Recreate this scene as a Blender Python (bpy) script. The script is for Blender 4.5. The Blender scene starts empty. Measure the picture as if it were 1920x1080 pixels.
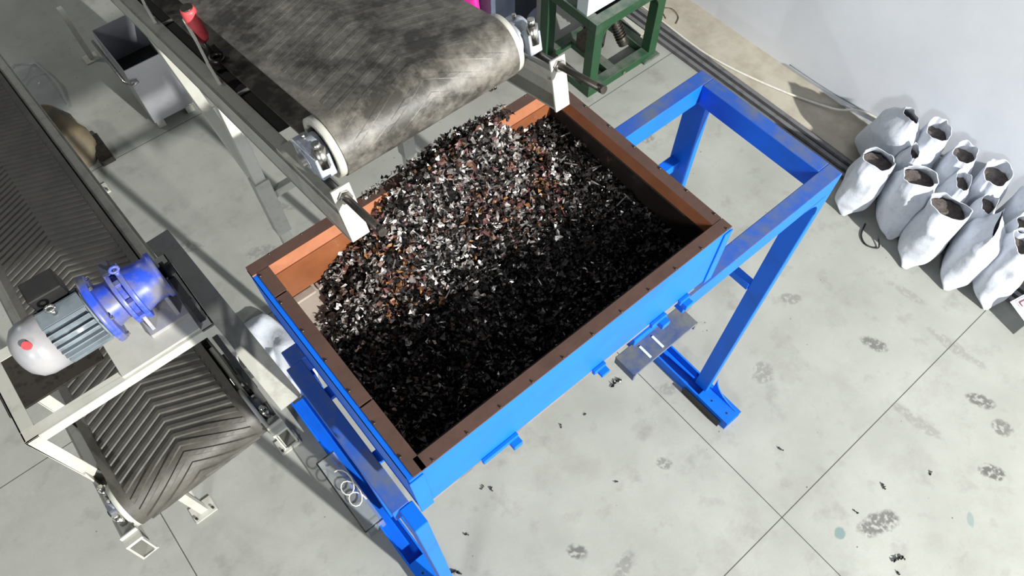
import bpy, math, random
from mathutils import Vector, Matrix, noise
S = bpy.context.scene
COL = S.collection
R = math.radians
PI = math.pi
random.seed(7)

# ---------------------------------------------------------------- camera
cd = bpy.data.cameras.new('camera')
cam = bpy.data.objects.new('camera', cd)
COL.objects.link(cam)
cam.location = (0, 0, 4.2)
cam.rotation_euler = (PI/2 - 1.0466, 0, -0.6966)
cd.sensor_width = 36
cd.lens = 36 * 1357 / 1920
cd.clip_start = .05
S.camera = cam

# ---------------------------------------------------------------- world and lights
w = bpy.data.worlds.new('hall')
S.world = w
w.use_nodes = True
w.node_tree.nodes['Background'].inputs[0].default_value = (.86, .93, 1, 1)
w.node_tree.nodes['Background'].inputs[1].default_value = .14

def lamp(name, loc, power, size, color, target=None, kind='POINT', spot=60, blend=.5):
    d = bpy.data.lights.new(name, kind)
    d.energy = power
    d.color = color
    if kind == 'AREA':
        d.shape = 'DISK'
        d.size = size
    else:
        d.shadow_soft_size = size
    if kind == 'SPOT':
        d.spot_size = R(spot)
        d.spot_blend = blend
    o = bpy.data.objects.new(name, d)
    COL.objects.link(o)
    o.location = loc
    if target is not None:
        o.rotation_euler = (Vector(target) - Vector(loc)).to_track_quat('-Z', 'Y').to_euler()
    return o
lamp('floodlight_front', (2.6, -10, 7.0), 15000, .12, (1, .985, .95))
lamp('hall_lamp_rear', (-2.2, 8.5, 5.4), 300, .12, (1, .97, .92))
lamp('fill_light_left', (-4.5, -3.0, 5.2), 230, 1.2, (.96, .98, 1), (1.5, 2, 0), 'AREA')  # added soft fill for the wall and left-facing sides, no known lamp there
lamp('hall_lamp_side', (6.5, 7.0, 7.5), 260, .3, (.92, .96, 1))

S.view_settings.view_transform = 'Standard'
S.view_settings.look = 'None'
S.view_settings.gamma = 1
S.view_settings.use_curve_mapping = False
S.view_settings.exposure = 0.0

# ---------------------------------------------------------------- materials
def lin(c):
    return tuple((x/255/12.92 if x/255 <= .04045 else ((x/255+.055)/1.055)**2.4) for x in c) + (1,)
class NT:
    def __init__(s, name):
        s.m = bpy.data.materials.new(name)
        s.m.use_nodes = True
        s.t = s.m.node_tree
        s.b = s.t.nodes['Principled BSDF']
    def n(s, kind, **k):
        o = s.t.nodes.new(kind)
        for a, v in k.items():
            if a.startswith('i_'):
                o.inputs[a[2:].replace('_', ' ')].default_value = v
            else:
                setattr(o, a, v)
        return o
    def l(s, a, b):
        s.t.links.new(a, b)
    def math(s, op, a, b=None, c=None, clamp=False):
        o = s.t.nodes.new('ShaderNodeMath'); o.operation = op; o.use_clamp = clamp
        for i, v in enumerate((a, b, c)):
            if v is None: continue
            if isinstance(v, (int, float)): o.inputs[i].default_value = v
            else: s.l(v, o.inputs[i])
        return o.outputs[0]
    def mix(s, f, a, b):
        o = s.t.nodes.new('ShaderNodeMix'); o.data_type = 'RGBA'
        for i, v in ((0, f), (6, a), (7, b)):
            if isinstance(v, (int, float, tuple)): o.inputs[i].default_value = v
            else: s.l(v, o.inputs[i])
        return o.outputs[2]
    def noise(s, scale, detail=4, rough=.55, vec=None):
        o = s.n('ShaderNodeTexNoise'); o.inputs['Scale'].default_value = scale
        o.inputs['Detail'].default_value = detail; o.inputs['Roughness'].default_value = rough
        if vec is None: vec = s.co()
        s.l(vec, o.inputs['Vector'])
        return o.outputs['Fac']
    def co(s):
        if not hasattr(s, '_g'):
            s._g = s.n('ShaderNodeNewGeometry').outputs['Position']
        return s._g
    def ramp(s, f, a, b):
        o = s.n('ShaderNodeMapRange'); o.inputs['From Min'].default_value = a
        o.inputs['From Max'].default_value = b; s.l(f, o.inputs['Value'])
        return o.outputs[0]

def paint(name, col, col2=None, scale=14, rough=.45, metal=0, lo=.5, hi=.7, bump=.0, spec=.5):
    k = NT(name)
    k.b.inputs['Roughness'].default_value = rough
    k.b.inputs['Metallic'].default_value = metal
    k.b.inputs['Specular IOR Level'].default_value = spec
    c1 = lin(col); c2 = lin(col2) if col2 else tuple(x*.8 for x in c1[:3]) + (1,)
    f = k.noise(scale, 6, .65)
    k.l(k.mix(k.ramp(f, lo, hi), c1, c2), k.b.inputs['Base Color'])
    if bump:
        b = k.n('ShaderNodeBump'); b.inputs['Strength'].default_value = bump; b.inputs['Distance'].default_value = .01
        k.l(k.noise(scale*3), b.inputs['Height']); k.l(b.outputs[0], k.b.inputs['Normal'])
    return k.m

M = {}
M['blue'] = paint('blue_paint', (12, 104, 222), (22, 92, 190), 5, .5, lo=.45, hi=.75, bump=.05, spec=.25)
M['blue_dull'] = paint('blue_paint_dull', (38, 84, 170), (92, 100, 110), 9, .6, lo=.42, hi=.7)
M['dusty_blue_grey'] = paint('dust_on_blue_paint', (104, 106, 100), (52, 74, 120), 7, .6, lo=.45, hi=.66)
M['beige_paint'] = paint('off_white_machine_paint', (186, 186, 176), (166, 164, 152), 8, .45, lo=.45, hi=.8)
M['beige_edge'] = paint('dull_off_white_paint', (168, 168, 158), (142, 140, 130), 11, .5)
M['green'] = paint('green_paint', (26, 66, 38), (66, 78, 68), 7, .5, lo=.55, hi=.8)
M['green_dusty'] = paint('green_paint_dusty', (48, 80, 60), (112, 112, 104), 9, .6, lo=.35, hi=.7)
M['rust_brown'] = paint('brown_primer', (84, 62, 54), (74, 54, 47), 12, .6, lo=.4, hi=.7, bump=.1)
M['liner'] = paint('brown_liner', (124, 74, 44), (108, 62, 36), 10, .45, lo=.4, hi=.7, bump=.1)
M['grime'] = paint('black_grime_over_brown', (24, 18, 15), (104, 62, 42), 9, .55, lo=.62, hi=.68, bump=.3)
M['rim_band_lit'] = paint('lit_brown_primer', (152, 96, 66), (134, 82, 52), 10, .5, lo=.4, hi=.7, bump=.1)  # rim band: brown lightened in colour where the lip faces the light
M['bare_plate'] = paint('dusty_steel_plate', (150, 140, 130), (112, 104, 96), 10, .6)
M['steel'] = paint('bright_steel', (200, 198, 192), (140, 138, 134), 40, .28, 1)
M['cast'] = paint('cast_zinc_housing', (176, 182, 192), (120, 124, 134), 30, .42, .35)
M['dark_steel'] = paint('dark_oiled_steel', (82, 78, 72), (52, 48, 44), 30, .4, .8)
M['black'] = paint('black_rubber_paint', (22, 22, 22), (34, 33, 31), 20, .6)
M['motor_grey'] = paint('grey_motor_paint', (122, 132, 138), (96, 106, 112), 9, .35)
M['fan_cover'] = paint('pale_fan_cover_paint', (158, 156, 156), (140, 146, 152), 9, .35)
M['gear_blue'] = paint('blue_gearbox_paint', (44, 78, 200), (112, 112, 124), 9, .4, lo=.42, hi=.6)
M['red'] = paint('red_plastic', (196, 74, 78), (170, 50, 56), 30, .45)
M['white_panel'] = paint('pale_blue_white_panel', (206, 220, 224), (196, 210, 214), 6, .4)
M['slate'] = paint('slate_blue_sheet', (92, 102, 120), (70, 80, 98), 5, .45)
M['slate_dark'] = paint('dark_slate_sheet', (46, 52, 64), (36, 42, 54), 5, .5)
M['magenta'] = paint('magenta_plastic', (232, 50, 160), (190, 30, 130), 30, .4)
M['bars'] = paint('grey_steel_bar', (104, 104, 106), (78, 78, 80), 12, .55, 0)
M['galv'] = paint('bare_zinc_sheet', (170, 172, 178), (150, 152, 158), 3, .3, .55)
M['bag'] = paint('white_woven_plastic', (204, 209, 217), (186, 193, 204), 25, .5, bump=.15)
M['powder'] = paint('dark_grey_granules', (96, 88, 84), (60, 54, 52), 60, .8, bump=.6)
M['red_ink'] = paint('dark_red_ink', (120, 18, 32), (100, 14, 26), 30, .6)
M['grey_ink'] = paint('grey_ink', (170, 174, 182), (150, 156, 164), 30, .6)
M['cable_white'] = paint('white_cable', (212, 210, 200), (190, 188, 178), 30, .5)
M['ochre'] = paint('ochre_sacking', (112, 98, 72), (92, 88, 78), 6, .7, lo=.4, hi=.62, bump=.3)
M['scrap_black'] = paint('black_scrap', (20, 18, 17), (34, 30, 28), 60, .3, 0, spec=.6)
M['scrap_shine'] = paint('shiny_black_scrap', (98, 92, 90), (36, 34, 33), 110, .22, .85)
M['scrap_silver'] = paint('silver_scrap', (212, 207, 202), (130, 122, 118), 120, .28, .75)
M['scrap_rust'] = paint('rusty_scrap', (92, 62, 46), (62, 42, 34), 60, .5)
M['scrap_maroon'] = paint('maroon_scrap', (96, 62, 60), (70, 50, 52), 60, .45)
M['scrap_ochre'] = paint('ochre_scrap', (136, 96, 56), (104, 76, 50), 60, .5)

def glassy(name, col, alpha):
    k = NT(name)
    k.b.inputs['Base Color'].default_value = lin(col)
    k.b.inputs['Roughness'].default_value = .15
    k.b.inputs['Alpha'].default_value = alpha
    return k.m
M['clear'] = glassy('clear_plastic', (170, 176, 178), .38)

def belt_mat(name, base, dust, lo, hi, scale_v):
    k = NT(name)
    mp = k.n('ShaderNodeMapping'); mp.inputs['Scale'].default_value = scale_v
    k.l(k.co(), mp.inputs['Vector'])
    f1 = k.noise(6, 6, .7, mp.outputs[0]); f2 = k.noise(28, 4, .6)
    f = k.math('ADD', k.math('MULTIPLY', f1, .7), k.math('MULTIPLY', f2, .3))
    k.l(k.mix(k.ramp(f, lo, hi), lin(base), lin(dust)), k.b.inputs['Base Color'])
    k.b.inputs['Roughness'].default_value = .5
    b = k.n('ShaderNodeBump'); b.inputs['Strength'].default_value = .12; b.inputs['Distance'].default_value = .01
    k.l(f2, b.inputs['Height']); k.l(b.outputs[0], k.b.inputs['Normal'])
    return k.m
M['belt_dusty'] = belt_mat('dusty_worn_belt', (56, 54, 49), (142, 137, 127), .42, .68, (1, .5, 1))
M['belt_dark'] = belt_mat('dark_rubber_belt', (62, 60, 54), (86, 83, 76), .4, .65, (1, .5, 1))

# concrete floor with saw cuts, boot prints and stains of their own
def floor_mat():
    k = NT('concrete_floor')
    co = k.co()
    sep = k.n('ShaderNodeSeparateXYZ'); k.l(co, sep.inputs[0])
    X, Y = sep.outputs[0], sep.outputs[1]
    f = k.ramp(k.noise(1.6, 8, .6), .35, .7)
    col = k.mix(f, lin((162, 164, 157)), lin((144, 146, 139)))
    sm = k.ramp(k.noise(5.5, 6, .62), .56, .74)
    col = k.mix(k.math('MULTIPLY', sm, .5), col, lin((112, 112, 108)))
    sm2 = k.math('MULTIPLY', k.ramp(k.noise(2.1, 9, .7), .52, .68), .32)
    col = k.mix(sm2, col, lin((118, 118, 112)))
    fine = k.ramp(k.noise(70, 4, .6), .3, .8)
    col = k.mix(k.math('MULTIPLY', fine, .22), col, lin((150, 150, 144)))
    # prints: (u, v, length, width, angle, strength, tint)
    grey = (74, 74, 72)
    prints = [(2.913,-.89,.17,.09,-50,.9,grey), (3.077,.051,.17,.09,-65,.75,grey), (2.17,-.644,.26,.12,-20,.8,grey),
        (1.481,.377,.1,.075,-45,.55,grey), (.758,.331,.13,.085,-60,.8,grey), (2.843,-.429,.34,.08,-82,.5,(120,120,116)),
        (3.256,-.60,.17,.09,-60,.8,grey), (3.2,-.78,.13,.10,-60,.7,grey), (1.949,-.535,.07,.055,20,.95,(104,126,124)),
        (2.575,-.964,.09,.04,40,.7,(112,132,130)), (2.919,.617,.15,.08,-40,.45,grey), (2.368,.379,.16,.13,10,.4,grey),
        (1.828,.69,.12,.09,-30,.3,grey), (.9,.12,.2,.09,15,.4,grey), (.413,3.2,.24,.1,-20,.35,grey), (.05,3.55,.2,.1,-30,.35,grey),
        (.7,3.5,.3,.06,-60,.35,grey), (2.5,1.55,.2,.05,-30,.5,grey), (2.75,1.1,.2,.05,-20,.5,grey), (2.3,1.0,.18,.04,0,.4,grey),
        (3.55,.15,.3,.07,-80,.45,(120,120,116)), (3.45,-.3,.4,.08,-85,.5,(120,120,116)), (1.2,2.3,.3,.05,20,.35,grey),
        (3.2,2.2,.12,.07,0,.45,grey)]
    tread = k.noise(34, 2.5, .5)
    tr = k.ramp(tread, .38, .52)
    warp = k.math('MULTIPLY', k.math('SUBTRACT', k.noise(11, 4, .65), .5), 2.6)
    for (u, v, L, W, a, st, c) in prints:
        ca, sa = math.cos(R(a)), math.sin(R(a))
        dx = k.math('SUBTRACT', X, u); dy = k.math('SUBTRACT', Y, v)
        p = k.math('DIVIDE', k.math('ADD', k.math('MULTIPLY', dx, ca), k.math('MULTIPLY', dy, sa)), L/2)
        q = k.math('DIVIDE', k.math('SUBTRACT', k.math('MULTIPLY', dy, ca), k.math('MULTIPLY', dx, sa)), W/2)
        d = k.math('ADD', k.math('ADD', k.math('MULTIPLY', p, p), k.math('MULTIPLY', q, q)), warp)
        mk = k.ramp(d, 1.2, .55)
        if c[1] < 121: mk = k.math('MULTIPLY', mk, tr)
        col = k.mix(k.math('MULTIPLY', mk, st*.95), col, lin(c))
    # saw cuts
    def cut(axis, pos, col, wd=.0035):
        d = k.math('ABSOLUTE', k.math('SUBTRACT', axis, pos))
        m = k.ramp(d, wd, wd*.5)
        return k.mix(k.math('MULTIPLY', m, .92), col, lin((40, 40, 38)))
    for u in (1.768, -.922, -3.6): col = cut(X, u, col)
    for v in (-.27, 2.735, 4.62, -3.2): col = cut(Y, v, col)
    sp = k.n('ShaderNodeTexVoronoi'); sp.inputs['Scale'].default_value = 9
    k.l(co, sp.inputs['Vector'])
    m = k.math('MULTIPLY', k.ramp(sp.outputs['Distance'], .05, .035), k.ramp(k.noise(3, 2), .5, .55))
    col = k.mix(k.math('MULTIPLY', m, .8), col, lin((70, 66, 60)))
    k.l(col, k.b.inputs['Base Color'])
    k.b.inputs['Roughness'].default_value = .62
    b = k.n('ShaderNodeBump'); b.inputs['Strength'].default_value = .08; b.inputs['Distance'].default_value = .01
    k.l(k.noise(60, 4), b.inputs['Height']); k.l(b.outputs[0], k.b.inputs['Normal'])
    return k.m
M['floor'] = floor_mat()
M['strip'] = paint('rough_beige_concrete', (176, 170, 156), (150, 143, 128), 3.5, .8, lo=.4, hi=.7, bump=.3)
M['wall'] = paint('white_wall_paint', (236, 239, 244), (228, 232, 238), 2.2, .7, lo=.4, hi=.7, bump=.05)

# ---------------------------------------------------------------- mesh tools
class MB:
    def __init__(s, T=None):
        s.v, s.f, s.mi, s.T = [], [], [], T
        s.sm = []
    def add(s, vs, fs, mi=0, smooth=False):
        n = len(s.v)
        for p in vs:
            p = Vector(p)
            if s.T is not None: p = s.T @ p
            s.v.append(p)
        for f in fs:
            s.f.append(tuple(i+n for i in f)); s.mi.append(mi); s.sm.append(smooth)
    def box(s, lo, hi, mi=0, ch=.0):
        x0, y0, z0 = lo; x1, y1, z1 = hi
        V = [(x0,y0,z0),(x1,y0,z0),(x1,y1,z0),(x0,y1,z0),(x0,y0,z1),(x1,y0,z1),(x1,y1,z1),(x0,y1,z1)]
        s.add(V, [(0,3,2,1),(4,5,6,7),(0,1,5,4),(1,2,6,5),(2,3,7,6),(3,0,4,7)], mi)
    def bar(s, a, b, wd, ht, up=(0,0,1), mi=0):
        a = Vector(a); b = Vector(b); d = (b-a).normalized()
        sd = d.cross(Vector(up))
        if sd.length < 1e-4: sd = d.cross(Vector((0,1,0)))
        sd.normalize(); u = sd.cross(d)
        V = []
        for p in (a, b):
            for i, j in ((-1,-1),(1,-1),(1,1),(-1,1)):
                V.append(p + sd*wd/2*i + u*ht/2*j)
        s.add(V, [(0,1,2,3),(7,6,5,4),(0,4,5,1),(1,5,6,2),(2,6,7,3),(3,7,4,0)], mi)
    def cyl(s, a, b, r0, r1=None, seg=28, mi=0, caps=True):
        if r1 is None: r1 = r0
        a = Vector(a); b = Vector(b); d = (b-a).normalized()
        x = d.orthogonal().normalized(); y = d.cross(x)
        V = []
        for p, r in ((a, r0), (b, r1)):
            for i in range(seg):
                t = 2*PI*i/seg
                V.append(p + x*r*math.cos(t) + y*r*math.sin(t))
        s.add(V, [(i, (i+1) % seg, seg+(i+1) % seg, seg+i) for i in range(seg)], mi, True)
        if caps:
            s.add(V, [tuple(range(seg))[::-1], tuple(range(seg, 2*seg))], mi)
    def lathe(s, a, d, prof, seg=32, mi=0):
        # prof: list of (distance along d, radius)
        a = Vector(a); d = Vector(d).normalized()
        x = d.orthogonal().normalized(); y = d.cross(x)
        V = []; F = []
        for (t, r) in prof:
            for i in range(seg):
                q = 2*PI*i/seg
                V.append(a + d*t + x*r*math.cos(q) + y*r*math.sin(q))
        for j in range(len(prof)-1):
            for i in range(seg):
                F.append((j*seg+i, j*seg+(i+1) % seg, (j+1)*seg+(i+1) % seg, (j+1)*seg+i))
        s.add(V, F, mi, True)
    def ring(s, a, b, ri, ro, seg=36, mi=0):
        a = Vector(a); b = Vector(b); L = (b-a).length
        s.lathe(a, b-a, [(0, ri), (0, ro)], seg, mi); s.lathe(a, b-a, [(0, ro), (L, ro)], seg, mi)
        s.lathe(a, b-a, [(L, ro), (L, ri)], seg, mi); s.lathe(a, b-a, [(L, ri), (0, ri)], seg, mi)
    def tube(s, pts, r, seg=8, mi=0):
        pts = [Vector(p) for p in pts]
        V = []; F = []
        up = None
        for i, p in enumerate(pts):
            d = (pts[min(i+1, len(pts)-1)] - pts[max(i-1, 0)]).normalized()
            if up is None: up = d.orthogonal().normalized()
            up = (up - d*up.dot(d)).normalized(); q = d.cross(up)
            for k in range(seg):
                t = 2*PI*k/seg
                V.append(p + up*r*math.cos(t) + q*r*math.sin(t))
        for i in range(len(pts)-1):
            for k in range(seg):
                F.append((i*seg+k, i*seg+(k+1) % seg, (i+1)*seg+(k+1) % seg, (i+1)*seg+k))
        s.add(V, F, mi, True)
        s.add(V, [tuple(range(seg))[::-1], tuple(range(len(V)-seg, len(V)))], mi)
    def poly(s, pts, off, mi=0):
        # closed polygon extruded by the vector off
        off = Vector(off); n = len(pts)
        V = [Vector(p) for p in pts] + [Vector(p)+off for p in pts]
        s.add(V, [tuple(range(n))[::-1], tuple(range(n, 2*n))] + [(i, (i+1) % n, n+(i+1) % n, n+i) for i in range(n)], mi)
    def grid(s, fn, nu, nv, mi=0, smooth=True, closed=False):
        V = [fn(i/nu, j/nv) for j in range(nv+1) for i in range(nu+(0 if closed else 1))]
        m = nu if closed else nu+1
        F = []
        for j in range(nv):
            for i in range(nu):
                a = j*m+i; b = j*m+(i+1) % m
                F.append((a, b, b+m, a+m))
        s.add(V, F, mi, smooth)
    def build(s, name, mats, parent=None, bevel=0, kind=None, fix=True, solid=0):
        me = bpy.data.meshes.new(name)
        off = parent.get('_o') if parent is not None else None
        vs = s.v
        if off is not None:
            off = Vector(off); vs = [p-off for p in s.v]
        me.from_pydata([tuple(p) for p in vs], [], s.f)
        if isinstance(mats, str): mats = [mats]
        for m in mats: me.materials.append(M[m])
        me.polygons.foreach_set('material_index', s.mi)
        me.polygons.foreach_set('use_smooth', s.sm)
        me.update()
        if fix:
            import bmesh
            bm = bmesh.new(); bm.from_mesh(me)
            bmesh.ops.remove_doubles(bm, verts=bm.verts, dist=1e-5)
            bmesh.ops.recalc_face_normals(bm, faces=bm.faces)
            bm.to_mesh(me); bm.free()
        o = bpy.data.objects.new(name, me)
        COL.objects.link(o)
        if parent is not None:
            o.parent = parent
            o['_o'] = parent['_o']
        if bevel:
            b = o.modifiers.new('bevel', 'BEVEL'); b.width = bevel; b.segments = 2; b.limit_method = 'ANGLE'; b.angle_limit = R(40)
        if solid:
            b = o.modifiers.new('solid', 'SOLIDIFY'); b.thickness = solid; b.offset = 0
        if kind: o['kind'] = kind
        return o

def thing(name, label, cat, loc, group=None):
    o = bpy.data.objects.new(name, None)
    o.empty_display_size = .1
    COL.objects.link(o)
    o.location = loc
    o['_o'] = tuple(loc)
    o['label'] = label; o['category'] = cat
    if group: o['group'] = group
    return o
def tag(o, label, cat, group=None, kind=None):
    o['label'] = label; o['category'] = cat
    if group: o['group'] = group
    if kind: o['kind'] = kind
    return o
def frame_T(o, yaw, pitch):
    # local x across, local y toward the tail (sinking by pitch), local z out of the belt
    return Matrix.Translation(o) @ Matrix.Rotation(yaw, 4, 'Z') @ Matrix.Rotation(-pitch, 4, 'X')

# ================================================================ SETTING
m = MB(); m.box((-6, -5, -.1), (4.605, 13, 0)); m.build('floor', 'floor', kind='structure', fix=False)
m = MB(); m.box((4.6, -5, -.1), (4.8, 13, 5.5)); m.build('wall_right', 'wall', kind='structure')
def strip_edge(t, s_):
    y = -5 + 18*t
    x = 4.22 if s_ == 0 else 4.6
    return (x, y, .006 + .002*noise.noise((x*9, y*9, 0)))
m = MB(); m.box((4.2, -5, 0), (4.6, 13, .006)); m.build('trim_1', 'strip', kind='structure')

# ================================================================ HOPPER
hp = thing('feed_hopper', 'blue steel feed hopper with brown inner rim, heaped with black shredded scrap', 'hopper', (.65, .85, 0))
U0, U1, V0, V1, ZT, ZB = .104, 1.192, .485, 1.225, 2.57, 2.31
m = MB()
t = .012
m.box((U0, V0, ZB), (U1, V0+t, ZT-.006)); m.box((U0, V1-t, ZB), (U1, V1, ZT-.006))
m.box((U0, V0+t, ZB), (U0+t, V1-t, ZT-.006)); m.box((U1-t, V0+t, ZB), (U1, V1-t, ZT-.006))
# lower feeder trough narrowing below the box
def trough(a, b, z0, z1, m):
    m.add([(a[0],a[1],z1),(a[2],a[1],z1),(a[2],a[3],z1),(a[0],a[3],z1),(b[0],b[1],z0),(b[2],b[1],z0),(b[2],b[3],z0),(b[0],b[3],z0)],
          [(0,1,5,4),(1,2,6,5),(2,3,7,6),(3,0,4,7)])
trough((U0+t, V0+t, U1-t, V1-t), (.35, .65, .95, 1.08), 2.15, ZB+.01, m)
m.build('hopper_shell', 'blue', hp, bevel=.002)
# corner wrap plates with visible seams
for xa, xb in ((U0-.004, U0+.036), (U1-.03, U1+.004)):
    m = MB(); m.box((xa, V0-.005, ZB-.012), (xb, V0, ZT-.012)); m.build('corner_plate', 'blue', hp, bevel=.002)
# clips along the lower front edge
for (ua, ub, hz) in ((.30, .42, .03), (.70, .745, .02), (.93, .99, .03), (1.05, 1.09, .03)):
    m = MB(); m.box((ua, V0-.012, ZB-.012), (ub, V0, ZB+.010)); m.box((ub-.03, V0-.03, ZB-hz), (ub, V0-.005, ZB-.005))
    m.build('edge_clip', 'blue', hp, bevel=.002)
# brown rims, one per side
W_ = .036
def rim(name, p, q, inward):
    m = MB(); inw = Vector(inward)
    p = Vector(p); q = Vector(q); d = (q-p).normalized()
    def st(a, off, z): return a + inw*off + Vector((0, 0, z))
    sl = .012 if inward[1] < 0 or inward[0] < 0 else -.004
    L = [(0, ZT), (W_, ZT), (W_+sl, ZT-.042)]
    V = []
    for a in (p, q):
        for o_, z in L: V.append(st(a, o_, z))
        V.append(st(a, 0, ZT-.042))
    m.add([V[0], V[1], V[5], V[4]], [(0,1,2,3)], 0)
    m.add([V[1], V[2], V[6], V[5]], [(0,1,2,3)], 1)
    m.add([V[2], V[3], V[7], V[6]], [(0,1,2,3)], 0); m.add([V[3], V[0], V[4], V[7]], [(0,1,2,3)], 0)
    m.add(V[:4], [(0,1,2,3)], 0); m.add(V[4:], [(3,2,1,0)], 0)
    o = m.build(name, ['rust_brown', 'rim_band_lit'], hp)
    return o
rim('rim', (U0+W_, V0+.001, 0), (U1-W_*0, V0+.001, 0), (0, 1, 0))
rim('rim', (U1-.001, V0+W_+.003, 0), (U1-.001, V1, 0), (-1, 0, 0))
rim('rim', (U0, V1-.001, 0), (U1-W_, V1-.001, 0), (0, -1, 0))
m = MB(); m.box((U0, V0+.002, ZT-.02), (U0+.014, V1-.036, ZT-.004)); m.build('top_flange', 'blue', hp)
rim('rim', (U0+.013, V0+.002, 0), (U0+.013, .70, 0), (1, 0, 0))
rim('rim', (U0+.013, .706, 0), (U0+.013, 1.09, 0), (1, 0, 0))
rim('rim', (U0+.013, 1.096, 0), (U0+.013, V1-.036, 0), (1, 0, 0))
# inner walls
iw = W_ + .016
m = MB()
m.box((U0+iw-.004, V1-iw, 2.405), (U1-iw, V1-iw+.006, ZT-.035))
m.build('inner_liner', 'liner', hp, bevel=.001)
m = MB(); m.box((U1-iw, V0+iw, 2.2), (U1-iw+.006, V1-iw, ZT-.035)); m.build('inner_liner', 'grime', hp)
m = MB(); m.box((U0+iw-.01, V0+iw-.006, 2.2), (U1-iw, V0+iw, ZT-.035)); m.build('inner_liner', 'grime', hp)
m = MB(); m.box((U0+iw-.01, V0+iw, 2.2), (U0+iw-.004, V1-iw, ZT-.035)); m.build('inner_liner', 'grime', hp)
# bolt heads and weld tacks on the rim
def tack(x, y, rr_):
    m = MB(); m.cyl((x, y, ZT-.002), (x, y, ZT+.003), rr_, rr_*.6, 8); m.build('weld_tack', 'dark_steel', hp)
for k in range(7):
    for x in (U0+.017, U1-.006): tack(x, V0+.06+k*.105, .005)
for k in range(11):
    for y in (V0+.005, V1-.005): tack(U0+.07+k*.1, y, .004)
m = MB()
m.add([(U0+.02, V1-.02, 2.40), (U1-.02, V1-.02, 2.40), (U1-.02, V0+.02, 2.22), (U0+.02, V0+.02, 2.22)], [(0,1,2,3)])
o = m.build('chute_plate', 'bare_plate', hp, solid=.006)
for xa, xb in ((U0+.05, .23), (.24, .30)):
    m = MB(); m.box((xa, V1-.075, 2.392), (xb, V1-.05, 2.402)); m.build('chute_cleat', 'bare_plate', hp, bevel=.002)
# slotted spring beam below the front face
m = MB()
m.box((.925, .47, 1.955), (1.235, .56, 1.965)); m.box((.925, .47, 1.92), (.935, .56, 1.965)); m.box((1.225, .47, 1.92), (1.235, .56, 1.965))
sb = m.build('spring_beam', ['dusty_blue_grey'], hp, bevel=.002); sb['label'] = 'dusty slotted blue beam end under the front face'
for x in (1.01, 1.07):
    m = MB(); m.box((x, .482, 1.9655), (x+.009, .535, 1.968)); m.build('slot', 'white_panel', sb)
m = MB(); m.box((1.0, .55, 1.93), (1.16, .75, 2.0)); m.build('spring_block', 'blue', hp, bevel=.003)

# ================================================================ SUPPORT FRAME
sf = thing('support_stand', 'tall blue steel stand carrying the scrap hopper, long open end toward the wall', 'stand', (1.05, .85, 0))
ZR = 2.13; UX = 2.0
def rail_box(name, lo, hi, mats=('blue',)):
    # top skin is a duller, greyer blue than the sides
    m = MB(); x0, y0, z0 = lo; x1, y1, z1 = hi
    V = [(x0,y0,z0),(x1,y0,z0),(x1,y1,z0),(x0,y1,z0),(x0,y0,z1),(x1,y0,z1),(x1,y1,z1),(x0,y1,z1)]
    m.add(V, [(0,3,2,1),(0,1,5,4),(1,2,6,5),(2,3,7,6),(3,0,4,7)], 0); m.add(V, [(4,5,6,7)], 1)
    return m.build(name, ['blue', 'blue_dull'], sf, bevel=.003)
RW = .062
rail_box('top_rail', (U1-.01, .515, ZR-.10), (UX, .515+RW, ZR))
rail_box('top_rail', (.06, 1.205-RW, ZR-.10), (UX, 1.205, ZR))
rail_box('end_rail', (UX-RW, .515+RW, ZR-.10), (UX, 1.205-RW, ZR))
rail_box('end_rail', (.042, .57, ZR-.08), (.098, 1.143, ZR))
for y in (.72, .98):
    m = MB(); m.box((.098, y, ZR-.03), (.125, y+.04, ZR-.01)); m.build('rail_lug', 'blue', sf, bevel=.002)
# legs: open channel section, web facing out
def leg(x0, x1, y0, y1, z0, z1, gy):
    m = MB()
    m.box((x0, y0, z0), (x1, y1, z1))
    return m.build('leg', 'blue', sf, bevel=.004)
leg(UX-.042, UX-.001, .514, .60, .08, ZR-.10, 1)
leg(UX-.045, UX, 1.11, 1.21, .08, ZR-.10, -1)
leg(.062, .107, .49, .57, .0, ZR, 1)
leg(.066, .111, 1.125, 1.205, .08, ZR-.10, -1)
# curved gussets at leg tops (under the front rail) and at the feet
def gusset(x, y, z, sx, sz, rad, th, vertical=False):
    m = MB(); pts = [(x, y, z)]
    for k in range(9):
        a = PI/2*k/8
        pts.append((x + sx*(rad - rad*math.sin(a))*1.0, y, z + sz*(rad - rad*math.cos(a))))
    m.poly(pts, (0, th, 0)); return m.build('gusset', 'blue', sf)
gusset(UX-.042, .514, ZR-.10, -1, -1, .12, .008)
gusset(UX-.045, 1.19, ZR-.10, -1, -1, .10, .008)
# mid ties
m = MB(); m.box((UX-.05, .6, 1.22), (UX-.01, 1.11, 1.27)); m.build('tie_bar', 'blue', sf, bevel=.002)
m = MB(); m.box((1.70, 1.15, 1.60), (UX-.045, 1.2, 1.65)); m.build('tie_bar', 'blue', sf, bevel=.002)
m = MB(); m.box((.075, .57, 1.3), (.105, 1.125, 1.35)); m.build('tie_bar', 'blue', sf, bevel=.002)
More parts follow.
